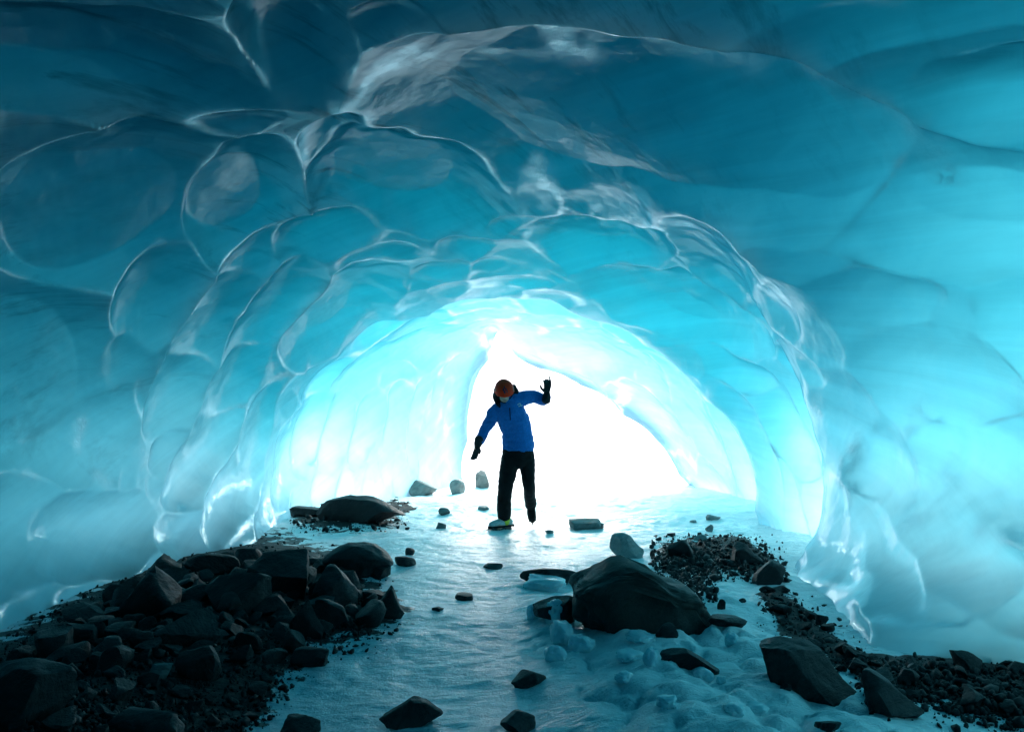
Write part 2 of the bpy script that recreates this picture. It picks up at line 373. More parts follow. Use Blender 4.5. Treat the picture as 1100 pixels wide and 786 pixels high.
def boxblur(a, k):
    for ax in (0, 1):
        pad = [(0, 0), (0, 0)]; pad[ax] = (k, k); p = np.pad(a, pad, mode='edge')
        pad[ax] = (1, 0); cs = np.cumsum(np.pad(p, pad), ax)
        a = (np.take(cs, range(2 * k + 1, cs.shape[ax]), ax) - np.take(cs, range(0, cs.shape[ax] - 2 * k - 1), ax)) / (2 * k + 1)
    return a
def scallops(PX, PY):
    wa = .5 * fbm(ARC * .6, BY * .5, 2, 7); wb = .5 * fbm(ARC * .6, BY * .5, 2, 17)
    f1, f2, idv = cell(ARC / 1.0 + wa, BY / .95 + ARC * .3 + wb, 3)
    bg = 0.14 * (1 - 1.5 * f1)
    acc = np.exp(np.clip(bg / K, -60, 60)); m1 = bg.copy(); m2 = np.full_like(bg, -9.0)
    for (cx, cy, a, b, rot, dep) in DISH:
        dep = dep * DEEP
        if cx > 870 and cy > 300: dep *= .62
        if cx < 330 and cy > 240 and a < 95: a, b = (a * 1.3, b * .92) if a > b else (a * .92, b * 1.3)
        yc = depth_at(cx, cy); c, s_ = math.cos(R(rot)), math.sin(R(rot))
        m = max(a, b) * 1.9 + 20
        ok = np.nonzero((np.abs(PX - cx) < m) & (np.abs(PY - cy) < m) & (BY > 1.5))
        dx = PX[ok] + warpx[ok] * min(1, b / 40) - cx; dy = PY[ok] + warpy[ok] * min(1, b / 40) - cy
        u = (dx * c + dy * s_) / (a * 1.10); v = (-dx * s_ + dy * c) / (b * 1.10)
        q = u * u + v * v
        q = q + 3 * np.maximum(0, np.abs(BY[ok] - yc) - 1.2 - yc * 0.18) ** 2
        # melted by air drawn in at the mouth: each scallop is steeper on the side away from it
        ex, ey = cx - 585, cy - 440; n_ = math.hypot(ex, ey) + 1e-6; ex /= n_; ey /= n_
        e1 = (ex * c + ey * s_) * a; e2 = (-ex * s_ + ey * c) * b; n_ = math.hypot(e1, e2); e1 /= n_; e2 /= n_
        w_ = np.clip(u * e1 + v * e2, -1, 1)
        dv = dep * (1 - q) * (1 + SKEW * w_)
        acc[ok] += np.exp(np.clip(dv / K, -60, 60))
        m2[ok] = np.maximum(m2[ok], np.minimum(m1[ok], dv)); m1[ok] = np.maximum(m1[ok], dv)
    return ridge_to_base(K * np.log(acc)), m1 - m2
def ridge_to_base(d):
    m = d.copy()
    for ax, n in ((0, 80), (1, 58)):        # running minimum
        k = 1
        while k < n:
            f = np.roll(m, k, ax); g = np.roll(m, -k, ax)
            sl = [slice(None)] * 2
            sl[ax] = slice(0, k); f[tuple(sl)] = m[tuple(sl)]
            sl[ax] = slice(-k, None); g[tuple(sl)] = m[tuple(sl)]
            m = np.minimum(m, np.minimum(f, g)); k *= 2
    return d - boxblur(boxblur(m, 40), 40)
DEEP = 1.1; SKEW = .4
D, RG = scallops(PX, PY)
for _ in range(2):          # aim the scallops at where the melted surface really lies
    Db = boxblur(boxblur(np.minimum(D, THICK * .75), 14), 14)
    PX, PY, PD = project(BX + RX * Db, BY, BZ + RZ * Db)
    D, RG = scallops(PX, PY)
# finer secondary scallops
g1, g2, _ = cell(ARC / 0.5 + .5 * fbm(ARC, BY, 2, 4), BY / 0.6 + .4 * fbm(ARC, BY, 2, 9), 8)
D = D + 0.030 * (1 - g1) * sstep(0, .4, fbm(ARC * .7, BY * .5, 2, 50) + .05)
D = D + 0.03 * fbm(ARC * 1.3, BY * 1.0, 3, 60) + 0.004 * fbm(ARC * 9, BY * 7, 2, 71)
D = np.minimum(D, THICK * 0.75)
IX, IZ = BX + RX * D, BZ + RZ * D
# streaky dirt mostly in the left and upper roof; frost along the near edge of the large roof scallop
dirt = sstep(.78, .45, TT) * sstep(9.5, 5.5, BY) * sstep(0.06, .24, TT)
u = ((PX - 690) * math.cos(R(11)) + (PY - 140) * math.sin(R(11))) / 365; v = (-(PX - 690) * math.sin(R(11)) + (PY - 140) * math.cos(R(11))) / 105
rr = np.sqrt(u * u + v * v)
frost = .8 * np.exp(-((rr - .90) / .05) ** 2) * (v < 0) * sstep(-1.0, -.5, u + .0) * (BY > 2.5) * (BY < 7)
rim = np.exp(-(RG / (.006 + .030 * sstep(-.3, .5, fbm(ARC * 2.2, BY * 2.0, 2, 101)))) ** 2) * sstep(-.25, .35, fbm(ARC * 1.6, BY * 1.4, 3, 95)) * (BY > 2.2)  # white lines painted along the ridges as glints
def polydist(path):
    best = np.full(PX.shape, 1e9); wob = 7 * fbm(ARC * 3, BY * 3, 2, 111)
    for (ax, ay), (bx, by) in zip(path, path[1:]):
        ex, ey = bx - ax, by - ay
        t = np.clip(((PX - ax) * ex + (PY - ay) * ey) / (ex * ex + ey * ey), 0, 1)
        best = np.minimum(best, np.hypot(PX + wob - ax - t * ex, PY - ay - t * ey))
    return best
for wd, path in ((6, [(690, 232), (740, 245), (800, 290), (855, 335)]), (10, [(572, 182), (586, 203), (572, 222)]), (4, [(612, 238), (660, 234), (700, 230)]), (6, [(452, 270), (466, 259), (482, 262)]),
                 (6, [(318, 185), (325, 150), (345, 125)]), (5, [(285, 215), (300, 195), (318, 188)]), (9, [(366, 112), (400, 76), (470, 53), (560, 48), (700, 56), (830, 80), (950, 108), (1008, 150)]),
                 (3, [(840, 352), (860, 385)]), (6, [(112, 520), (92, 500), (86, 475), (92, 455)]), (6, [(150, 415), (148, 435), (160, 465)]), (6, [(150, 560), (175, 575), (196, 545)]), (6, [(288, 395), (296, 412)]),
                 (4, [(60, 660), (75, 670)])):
    rim = np.maximum(rim, np.exp(-(polydist(path) / wd) ** 2) * sstep(-.35, .15, fbm(ARC * 2.0, BY * 2.0, 3, 131)) * (BY > 2.2) * (BY < 9.6))  # bright streaks paint glints along chosen ridges; one follows the frosted roof edge
OX, OZ = BX + RX * THICK, BZ + RZ * THICK
# outer surface is smooth
for arr in (OX, OZ):
    k = 25
    pad = np.pad(arr, ((0, 0), (k, k)), mode='edge'); cs = np.cumsum(np.pad(pad, ((0, 0), (1, 0))), 1)
    arr[:] = (cs[:, 2 * k + 1:] - cs[:, :-2 * k - 1]) / (2 * k + 1)
OX[:, 0] -= .2; OX[:, -1] += .2
OYv = BY.copy(); OYv = np.where(BY < 0, BY * 1.4, BY)
nr = len(YR); ns = NT_ * 2
co = np.concatenate([np.stack([IX, BY, IZ], -1), np.stack([OX, OYv, OZ], -1)[:, ::-1]], 1)      # loop: inner 0..N-1, outer N-1..0
outer = np.concatenate([np.zeros_like(IX), np.ones_like(IX)], 1)
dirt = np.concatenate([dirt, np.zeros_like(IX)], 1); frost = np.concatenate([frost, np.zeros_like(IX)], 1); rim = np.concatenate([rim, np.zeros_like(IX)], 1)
idx = np.arange(nr * ns).reshape(nr, ns)
a_ = idx[:-1]; b_ = idx[1:]
q1 = np.stack([a_, np.roll(a_, -1, 1), np.roll(b_, -1, 1), b_], -1).reshape(-1, 4)
capf = []
for row, flip in ((idx[0], False), (idx[-1], True)):
    inn = row[:NT_]; out = row[NT_:][::-1]
    c_ = np.stack([inn[:-1], out[:-1], out[1:], inn[1:]], -1)
    capf.append(c_[:, ::-1] if flip else c_)
quads = np.vstack([q1] + capf)
co_f = co.reshape(-1, 3)
# orient: an inner roof face must look down into the cave
qq = idx[nr // 2][NT_ // 2]; f = q1[(nr // 2) * ns + NT_ // 2]
nrm = np.cross(co_f[f[1]] - co_f[f[0]], co_f[f[2]] - co_f[f[0]])
if nrm[2] > 0: quads = quads[:, ::-1]
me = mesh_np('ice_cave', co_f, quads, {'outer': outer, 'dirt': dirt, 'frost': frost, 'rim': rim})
_sm = np.ones(len(quads), bool); _sm[len(q1):] = False; me.polygons.foreach_set('use_smooth', _sm)
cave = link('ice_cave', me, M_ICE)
tag(cave, kind='structure')

# ------------------------------------------------------------------ ground
LEFT_BANK = [(-60, 720), (0, 690), (170, 595), (290, 575), (345, 590), (392, 622), (432, 656), (395, 688), (335, 700), (300, 742), (262, 800), (60, 1100), (-900, 1100), (-900, 720)]
RIGHT_BANK = [(905, 706), (1000, 712), (1120, 716), (1400, 730), (1400, 820), (1085, 776), (1000, 756), (940, 748)]
FOOT = [(812, 640), (838, 632), (930, 712), (900, 722), (850, 690)]
PATCH_R = [(700, 588), (745, 578), (790, 574), (830, 600), (845, 625), (815, 622), (760, 616), (722, 604)]
PATCH_L = [(308, 556), (322, 546), (440, 538), (430, 560), (372, 572), (330, 566)]
LUMPS = [(565, 640), (640, 660), (780, 640), (830, 690), (960, 780), (1000, 830), (640, 830), (600, 730)]
SNOWY = [(700, 640), (850, 625), (830, 680), (900, 740), (1120, 780), (1120, 860), (780, 860), (640, 690)]
def ground_fields(x, y):
    x = np.asarray(x, float); y = np.asarray(y, float)
    z = np.zeros_like(x)
    px, py, d = project(x, np.maximum(y, .8), z)
    near = (y > 1.2) & (y < 16)
    wob = 16 * fbm(x * 2.2, y * 2.2, 3, 5) + 8 * fbm(x * 7, y * 7, 2, 6)
    def m(poly, soft=14): return np.where(near, sstep(-soft, soft, poly_sd(px + wob, py + wob * .5, poly)), 0)
    lb = m(LEFT_BANK, 34); rb = m(RIGHT_BANK, 10); ft = m(FOOT, 10); pr = m(PATCH_R, 8); pl = m(PATCH_L, 7)
    lump = m(LUMPS, 40); sn = m(SNOWY, 30)
    h = 0.16 * np.where(near, sstep(-10, 160, poly_sd(px, py, LEFT_BANK)), 0) + .03 * lb
    h = h + 0.05 * rb + .02 * ft + .03 * pr + .02 * pl
    inside = sstep(17, 12, y)
    # gentle undulation and flowing ice
    h = h + 0.035 * fbm(x * .8, y * .8, 3, 12)
    h = h + (0.010 * fbm(x * 5 + 1.5 * fbm(x, y, 2, 3), y * 9, 3, 14)) * inside
    # rounded ice lumps
    w = .35 * fbm(x * 3, y * 3, 2, 44)
    f1, f2, idv = cell(x / .17 + w, y / .22 + w, 5)
    dome = np.sqrt(np.clip(1 - f1 / (.22 + .3 * idv), 0, 1))
    f1b, _, idb = cell(x / .36 + w, y / .5 + w, 9)
    dome2 = np.sqrt(np.clip(1 - f1b / (.3 + .25 * idb), 0, 1))
    keep = sstep(-.2, .2, fbm(x * 1.3, y * 1.3, 2, 81))
    lm = np.maximum(lump, .22 * sstep(.15, .45, fbm(x * .7, y * .7, 2, 90)) * inside)
    h = h + lm * (.045 * dome * keep + .05 * dome2)
    h = h + (.010 * fbm(x * 11, y * 11, 3, 36) + .018 * np.abs(fbm(x * 4, y * 5, 3, 39))) * np.maximum(lm, sn * .8)
    h = h + .03 * sn * (1 + fbm(x * 2.5, y * 3, 3, 33))
    # snow hummocks toward the mouth
    far = sstep(6.5, 10, y)
    h = h + far * inside * (.03 * fbm(x * 2.2, y * 2.2, 4, 55) + .01 * fbm(x * 8, y * 8, 3, 58))
    # outside: the snowfield climbs
    t = np.maximum(y - 14.2, 0)
    h = h + .035 * t * sstep(0, 10, t) + 16 * sstep(25, 190, y) + sstep(16, 40, y) * .5 * fbm(x * .08, y * .08, 4, 66)
    h = h + 45 * sstep(120, 420, y) * (1 + .5 * fbm(x * .006, y * .006, 3, 68))
    gravel = np.clip(lb + rb + ft + .85 * pr + .8 * pl, 0, 1)
    icy = np.clip(sstep(7.2, 4.4, y) - .75 * sn - .3 * lump, 0, 1)
    wet = sstep(12.0, 9.0, y) * (1 - .55 * sn) * (1 - gravel)
    return h, gravel, icy, wet
def gh(x, y): return float(ground_fields(np.array([x]), np.array([y]))[0][0])
def grade(lo, hi, step, far_lo, far_hi, n):
    core = np.arange(lo, hi, step)
    l = lo - (np.geomspace(step * 2, lo - far_lo, n))[::-1]; r = hi + np.geomspace(step, far_hi - hi, n)
    return np.concatenate([l, core, r])
gxs = grade(-3.6, 3.9, .02, -500, 500, 60); gys = np.concatenate([np.linspace(-60, 1.5, 30), np.arange(2.0, 8.0, .018), np.arange(8.0, 16.0, .035), 16 + np.geomspace(.05, 900, 90)])
gX, gY = np.meshgrid(gxs, gys)
gZ, gG, gI, gW = ground_fields(gX, gY)
ny, nx = gX.shape
gi = np.arange(nx * ny).reshape(ny, nx)
gq = np.stack([gi[:-1, :-1], gi[:-1, 1:], gi[1:, 1:], gi[1:, :-1]], -1).reshape(-1, 4)
gme = mesh_np('snow_ground', np.stack([gX, gY, gZ], -1).reshape(-1, 3), gq, {'gravel': gG, 'ice': gI, 'wet': gW})
tag(link('snow_ground', gme, M_GROUND), kind='structure')

def hit(px, py):
    """where the view ray of a photo pixel meets the ground"""
    lo, hi = 1.5, 30.0
    u = at(px, py, 1.0); d = u - np.array([0, 0, CAMH])
    ys = np.linspace(2, 20, 361)
    h = ground_fields(d[0] * ys, ys)[0]
    below = CAMH + d[2] * ys <= h
    y = ys[np.argmax(below)] if below.any() else 14.0
    return d[0] * y, y

# ------------------------------------------------------------------ rocks
def rock_mesh(seed, dims, cuts=12, rough=.05, sub=4, lo=.55, prof=None, round_=0.0, box=.8):
    rnd = random.Random(seed)
    bm = bmesh.new(); bmesh.ops.create_icosphere(bm, subdivisions=sub, radius=1)
    V = np.array([v.co[:] for v in bm.verts]); V = np.sign(V) * np.abs(V) ** box
    for k in range(cuts):
        n = np.array([rnd.gauss(0, 1), rnd.gauss(0, 1), rnd.gauss(0, .8)]); n /= np.linalg.norm(n)
        d = rnd.uniform(lo, .92); ex = V @ n - d
        V = V - np.where(ex > 0, ex * (1 - round_), 0)[:, None] * n
    mx = np.abs(V).max(0); V = V / mx
    off = Vector((rnd.uniform(0, 99), rnd.uniform(0, 99), rnd.uniform(0, 99)))
    for i in range(len(V)):
        p = Vector(V[i]); s = mnoise.noise(p * 1.6 + off) * rough * 1.5 + mnoise.noise(p * 4.5 + off) * rough * .7 + mnoise.noise(p * 12 + off) * rough * .3
        V[i] *= 1 + s
    if prof is not None:
        xs, hs = zip(*prof); m = np.interp(V[:, 0], xs, hs); V[:, 2] = np.where(V[:, 2] > -.3, (V[:, 2] + .3) * m - .3, V[:, 2])
    V = V * np.array(dims) * .5
    for v, c in zip(bm.verts, V): v.co = c
    me = bpy.data.meshes.new('rock'); bm.to_mesh(me); bm.free()
    me.polygons.foreach_set('use_smooth', np.ones(len(me.polygons), bool))
    try: me.set_sharp_from_angle(angle=R(38))
    except Exception: pass
    return me
_seed = [100]
def rock(px, py, w, h, label=None, mat=None, name='rock', cat='rock', group=None, deep=.8, rot=0, tilt=0, embed=.3, cuts=14, rough=.05, lo=.46, prof=None, round_=.04, lift=0, sub=4, box=.8):
    x, y = hit(px, py)
    d = y * CT
    W = w * d / F; H = h * d / F
    # part of the seen height is the rock's top seen from above
    Dp = max(W * deep, .03); fall = (CAMH) / y
    Hh = max(H - Dp * fall * .46, H * .5) / (1 - embed)
    _seed[0] += 1
    me = rock_mesh(_seed[0], (W * 1.04, Dp, Hh), cuts, rough, sub, lo, prof, round_, box)
    o = link(name, me, mat or M_ROCK)
    yc = y + Dp * .42; xc = x * yc / y if False else x + (x / y) * Dp * .42
    o.location = (xc, yc, gh(x, y) + Hh * (.5 - embed) + lift)
    o.rotation_euler = (0, R(tilt), R(rot))
    tag(o, label or 'rock', cat, group)
    return o

rock(686, 672, 138, 70, 'large dark boulder with brown stains, biggest on the icy floor right of centre', M_BROWN, 'boulder', 'boulder', deep=.7, cuts=5, rough=.10, round_=.3, lo=.9, box=.42, embed=.35,
     prof=[(-1, .75), (-.65, .92), (-.4, 1.02), (-.05, 1.0), (.2, .8), (.4, .6), (.8, .52), (1, .35)], sub=5)
rock(672, 600, 38, 27, 'pale grey green rock peeking above the top of the largest boulder', M_PALE, deep=.7, cuts=10, prof=[(-1, 1.1), (0, 1), (1, .6)])
rock(590, 628, 66, 24, 'low dark slab left of the largest boulder with ice banked against its front', deep=.6, cuts=10, prof=[(-1, .9), (-.2, 1.05), (.5, .8), (1, .5)])
rock(597, 672, 48, 30, 'dark rock under a cap of ice touching the left foot of the largest boulder', deep=.9)
rock(862, 752, 120, 74, 'big black angular boulder at lower right, highest at its left end', M_ROCK, 'boulder', 'boulder', deep=.7, cuts=10, rot=-14, tilt=8, prof=[(-1, .95), (-.5, 1.08), (.2, .85), (1, .45)], sub=5)
rock(953, 772, 72, 50, 'black wedge of rock touching the right end of the lower right boulder', deep=.7, rot=-25, tilt=8, prof=[(-1, 1.05), (0, .9), (1, .4)])
rock(735, 718, 72, 24, 'long black slab tilted among ice lumps below the largest boulder', deep=.4, rot=-22, tilt=10, cuts=14)
rock(716, 685, 24, 17, 'small black stone half sunk in snow just below the largest boulder', deep=.9)
rock(783, 684, 42, 13, 'flat black stone poking from snow between the two big boulders', deep=.7, tilt=8)
rock(566, 741, 42, 22, 'black rock at bottom centre with wet ice frozen over its right side', deep=.9)
rock(554, 789, 40, 26, 'black rock cut by the bottom edge, right of the long foreground slab', deep=.9)
rock(437, 785, 72, 32, 'long low black slab at the bottom, widest of the foreground stones', deep=.45, rot=8, tilt=-6, prof=[(-1, .7), (0, .85), (.6, 1.1), (1, .7)])
rock(324, 796, 44, 24, 'black rock at the bottom edge where the gravel bank ends', deep=.8)
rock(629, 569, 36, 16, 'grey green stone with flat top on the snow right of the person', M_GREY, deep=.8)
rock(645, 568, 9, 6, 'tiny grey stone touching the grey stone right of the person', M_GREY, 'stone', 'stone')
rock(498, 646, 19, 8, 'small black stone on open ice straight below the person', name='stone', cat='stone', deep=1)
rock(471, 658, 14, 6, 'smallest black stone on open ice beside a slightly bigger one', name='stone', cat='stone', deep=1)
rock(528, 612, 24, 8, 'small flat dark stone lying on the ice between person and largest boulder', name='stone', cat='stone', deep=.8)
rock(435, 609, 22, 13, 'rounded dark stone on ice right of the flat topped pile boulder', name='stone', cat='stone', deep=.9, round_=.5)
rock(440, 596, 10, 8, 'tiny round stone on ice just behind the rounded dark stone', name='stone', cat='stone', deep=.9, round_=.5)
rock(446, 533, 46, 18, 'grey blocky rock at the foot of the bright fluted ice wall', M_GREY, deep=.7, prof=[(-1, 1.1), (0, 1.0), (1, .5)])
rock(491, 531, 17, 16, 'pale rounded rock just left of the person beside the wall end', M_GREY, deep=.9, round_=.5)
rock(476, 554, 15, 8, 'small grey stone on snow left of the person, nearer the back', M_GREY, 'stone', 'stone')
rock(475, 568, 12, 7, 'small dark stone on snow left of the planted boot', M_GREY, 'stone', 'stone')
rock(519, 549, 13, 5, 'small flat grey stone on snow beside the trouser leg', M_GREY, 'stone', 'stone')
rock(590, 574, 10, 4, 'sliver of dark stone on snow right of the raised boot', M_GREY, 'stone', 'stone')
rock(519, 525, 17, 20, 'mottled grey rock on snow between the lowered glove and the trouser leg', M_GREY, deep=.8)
rock(388, 563, 94, 34, 'long dark boulder lying below the bright ice wall at left back', M_ROCK, 'boulder', 'boulder', deep=.5, cuts=9, tilt=6, prof=[(-1, .6), (-.3, 1.0), (.2, 1.05), (1, .5)])
rock(338, 556, 54, 14, 'low dark rock at the wall foot, left of the long back boulder', deep=.7)
# the heaped pile along the left wall
rock(383, 621, 78, 40, 'broad flat topped dark boulder at the right end of the left pile', M_ROCK, 'boulder', 'boulder', deep=.7, cuts=8, lo=.6, prof=[(-1, .8), (-.2, 1.02), (.5, .95), (1, .6)], sub=5)
rock(408, 623, 26, 19, 'dark block leaning on the front of the broad flat topped boulder', deep=.9)
rock(303, 648, 92, 70, 'tall black block forming the peak of the left rock pile', M_ROCK, 'boulder', 'boulder', deep=.8, cuts=9, prof=[(-1, .6), (-.4, 1.05), (0, 1), (1, .7)], sub=5)
rock(360, 655, 56, 46, 'dark slanted block in front of the broad flat topped boulder', deep=.8, tilt=15)
rock(346, 648, 25, 26, 'smooth oval pebble like stone stuck in the left rock pile', M_BROWN, deep=.7, round_=.6, cuts=6, tilt=-25)
rock(412, 664, 44, 30, 'sharp pointed black rock at the tip of the pile beside open ice', deep=.5, cuts=8, prof=[(-1, .45), (-.1, .6), (.4, 1.3), (.7, .9), (1, .3)])
rock(330, 688, 40, 40, 'black pyramid shaped rock at the snowy front of the left pile', deep=.9, cuts=9, prof=[(-1, .4), (0, 1.2), (1, .4)])
rock(356, 676, 46, 28, 'dark tilted slab beside the black pyramid shaped rock', deep=.6, tilt=22)
rock(250, 662, 78, 54, 'rounded black boulder left of the peak of the pile', M_ROCK, 'boulder', 'boulder', deep=.9, cuts=12)
rock(165, 668, 66, 52, 'triangular black rock against the ice at left', deep=.7, prof=[(-1, .4), (0, 1.2), (1, .5)])
rock(335, 722, 42, 24, 'dark stone at the edge of the ripple marked ice', deep=.9)
rock(22, 790, 100, 78, 'big dark rock in the bottom left corner', M_ROCK, 'boulder', 'boulder', deep=.9, sub=5)
rock(150, 796, 96, 36, 'broad low dark rock at the bottom left', deep=.6, cuts=9)
rock(170, 731, 20, 26, 'thin pale flake of stone standing tilted on dark gravel', M_GREY, 'stone', 'stone', deep=.4, tilt=40, cuts=14)
rock(186, 646, 30, 20, 'grey angular stone below the ice at left', M_GREY, deep=.8)
rock(112, 716, 14, 16, 'small pale stone on gravel beside the thin tilted flake', M_GREY, 'stone', 'stone')
# at the right
rock(729, 599, 36, 20, 'dark blocky rock at the left end of the right gravel heap', deep=.7)
rock(798, 606, 36, 26, 'dark sloping rock against the white ice at the right gravel heap', deep=.8, prof=[(-1, 1.1), (0, .9), (1, .5)])
rock(825, 629, 36, 27, 'dark block wedged under the ice edge right of the gravel heap', deep=.8)
rock(722, 614, 13, 9, 'small dark stone at the foot of the right gravel heap', name='stone', cat='stone')
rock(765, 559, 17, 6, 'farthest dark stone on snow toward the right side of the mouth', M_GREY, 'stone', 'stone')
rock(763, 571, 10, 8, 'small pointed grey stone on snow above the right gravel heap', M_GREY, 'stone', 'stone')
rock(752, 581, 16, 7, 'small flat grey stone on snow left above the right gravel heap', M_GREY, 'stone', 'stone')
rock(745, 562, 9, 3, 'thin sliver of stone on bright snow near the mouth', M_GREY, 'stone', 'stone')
rock(775, 655, 9, 11, 'small black upright stone on snow right of the largest boulder', name='stone', cat='stone')
rock(798, 649, 7, 5, 'tiny black stone on snow near the ice edge at right', name='stone', cat='stone')
rock(888, 790, 30, 14, 'flat black stone at the bottom edge below the lower right boulder', name='stone', cat='stone')
rock(845, 741, 14, 8, 'tiny black stone on snow left below the lower right boulder', name='stone', cat='stone')
rock(1058, 772, 22, 8, 'small black stone in the snow at the lower right', name='stone', cat='stone')

def pip(x, y, poly):
    return float(poly_sd(np.array([x]), np.array([y]), poly)[0])
protos = [rock_mesh(900 + i, (1, random.uniform(.7, 1), random.uniform(.55, .85)), 14, .06, 3, .42, None, .03) for i in range(10)]
def scatter_rocks(poly, n, smin, smax, label, group, seed, margin=4, name='rock', gap=.55):
    rnd = random.Random(seed); xs = [p[0] for p in poly]; ys = [p[1] for p in poly]; done = []; tries = 0
    while len(done) < n and tries < 4000:
        tries += 1
        px = rnd.uniform(max(min(xs), -40), min(max(xs), 1140)); py = rnd.uniform(min(ys), min(max(ys), 800))
        if pip(px, py, poly) < margin: continue
        x, y = hit(px, py)
        s = rnd.uniform(smin, smax) * (.6 + .8 * rnd.random() ** 2)
        if any((x - a) ** 2 + (y - b) ** 2 < (gap * (s + t)) ** 2 for a, b, t in done): continue
        done.append((x, y, s))
        me = protos[rnd.randrange(10)]
        o = bpy.data.objects.new(name, me); COL.objects.link(o)
        if not me.materials: me.materials.append(M_ROCK)
        o.scale = (s, s * rnd.uniform(.7, 1.1), s * rnd.uniform(.7, 1.05))
        o.rotation_euler = (rnd.uniform(-.5, .5), rnd.uniform(-.5, .5), rnd.uniform(0, 6.28))
        o.location = (x, y, gh(x, y) + s * .16)
        tag(o, label, 'rock', group)
PILE = [(10, 712), (165, 612), (290, 592), (345, 596), (385, 626), (420, 656), (385, 682), (330, 690), (270, 690), (150, 720), (40, 745)]
scatter_rocks(PILE, 190, .09, .36, 'dark angular rock heaped in the pile along the left ice wall', 'rocks heaped along the left ice wall', 5, gap=.36)
GRAVEL_L = [(20, 735), (250, 690), (330, 694), (300, 735), (262, 800), (0, 800)]
scatter_rocks(GRAVEL_L, 40, .08, .2, 'loose dark stone lying on the gravel at lower left', 'loose stones on the lower left gravel', 6, name='stone')
scatter_rocks(RIGHT_BANK, 46, .08, .2, 'dark stone in the rubble band under the right ice wall', 'stones in the rubble under the right ice wall', 7, 2)
scatter_rocks(FOOT, 18, .07, .15, 'dark stone in the strip along the foot of the right ice edge', 'stones along the right ice edge', 8, 0, name='stone')

def gravel(name, polys, n, smin, smax, seed, group_label):
    rnd = np.random.default_rng(seed); V = []; Q = []
    base = rock_mesh(seed, (1, .8, .5), 8, .05, 1, .4, None, 0, 1.0)
    bv = np.array([v.co[:] for v in base.vertices]); bf = np.array([p.vertices[:] for p in base.polygons]); bpy.data.meshes.remove(base)
    pts = []
    for poly in polys:
        xs = [p[0] for p in poly]; ys = [p[1] for p in poly]
        pts += [(rnd.uniform(max(min(xs), -60), min(max(xs), 1160)), rnd.uniform(min(ys), min(max(ys), 810))) for _ in range(n * 2)]
    pts = np.array(pts); ok = np.zeros(len(pts), bool)
    for poly in polys: ok |= poly_sd(pts[:, 0] , pts[:, 1], poly) > -3 + 9 * rnd.normal(0, 1, len(pts)) * (poly[0][1] > 500)
    pts = pts[ok]
    # flat-ground hit, then refine on the real ground
    u = (pts[:, 0] - CX) / F; v = (CY - pts[:, 1]) / F; dy = CT - v * ST; dz = ST + v * CT
    y = -CAMH / dz * dy; x = u / dy * y
    for _ in range(3):
        h = ground_fields(x, y)[0]; y = (h - CAMH) / dz * dy; x = u / dy * y
    h = ground_fields(x, y)[0]
    for i in range(len(x)):
        s = rnd.uniform(smin, smax) * (.4 + rnd.random() ** 4 * 2.2)
        e = Euler(rnd.uniform(0, 6.28, 3)).to_matrix(); m = np.array(e)
        V.append((bv * s * rnd.uniform(.7, 1.2, 3)) @ m.T + np.array([x[i], y[i], h[i] + s * .15])); Q.append(bf + i * len(bv))
    me = mesh_np(name, np.vstack(V), np.vstack(Q), smooth=False)
    o = link(name, me, M_ROCK); tag(o, group_label, 'gravel', kind='stuff')
gravel('gravel', [LEFT_BANK[:11] + [(-60, 810)]], 9000, .006, .026, 21, 'fine dark gravel spread between the rocks at lower left')
gravel('gravel', [RIGHT_BANK], 4200, .007, .034, 22, 'dark rubble and gravel under the right ice wall')
gravel('gravel', [PATCH_R, [(700, 592), (718, 600), (770, 645), (740, 640)]], 1700, .008, .04, 23, 'heap of dark gravel on snow near the right of the mouth')
gravel('gravel', [PATCH_L], 700, .01, .045, 24, 'dark gravel on snow below the bright left wall')
gravel('gravel', [FOOT], 800, .008, .03, 25, 'dark gravel along the foot of the right ice edge')

# rounded lumps of ice
def lump(px, py, w, h, label, seed, group=None, lift=0):
    x, y = hit(px, py); d = y * CT; W = w * d / F; H = h * d / F
    me = rock_mesh(seed, (W, W * .9, H * 1.3), 6, .15, 4, .7, None, .4, .85)
    o = link('ice_lump', me, M_LUMP); o.location = (x, y + W * .4, gh(x, y) + H * .18 + lift); o.rotation_euler = (0, 0, seed * 1.3)
    tag(o, label, 'ice lump', group); return o
lump(604, 694, 30, 26, 'tallest rounded ice knob below the ice capped rock', 301)
lump(597, 711, 24, 16, 'squat ice knob in front of the tallest ice knob', 302)
lump(625, 704, 30, 18, 'smooth ice lump right of the tallest ice knob', 303)
lump(573, 668, 14, 18, 'small upright ice knob left of the ice capped rock', 304)
lump(701, 718, 16, 20, 'round ice ball at the left end of the long black slab', 305)
lump(757, 732, 24, 12, 'flattened ice lump below the right end of the long black slab', 306)
lump(776, 736, 10, 9, 'tiny ice pebble beside the flattened ice lump', 307)
lump(600, 671, 30, 26, 'cap of white ice lying over the dark rock by the largest boulder', 308)
lump(588, 636, 46, 16, 'bank of white ice against the low dark slab', 309)
rl = random.Random(3)
for i in range(11):
    px, py = rl.uniform(600, 900), rl.uniform(690, 782)
    if pip(px, py, LUMPS) < 10 or pip(px, py, [(795, 680), (920, 690), (995, 775), (800, 755)]) > -6: continue
    lump(px, py, rl.uniform(14, 34), rl.uniform(7, 13), 'rounded ice lump on the frozen floor at lower right', 320 + i, 'rounded ice lumps on the lower right floor')

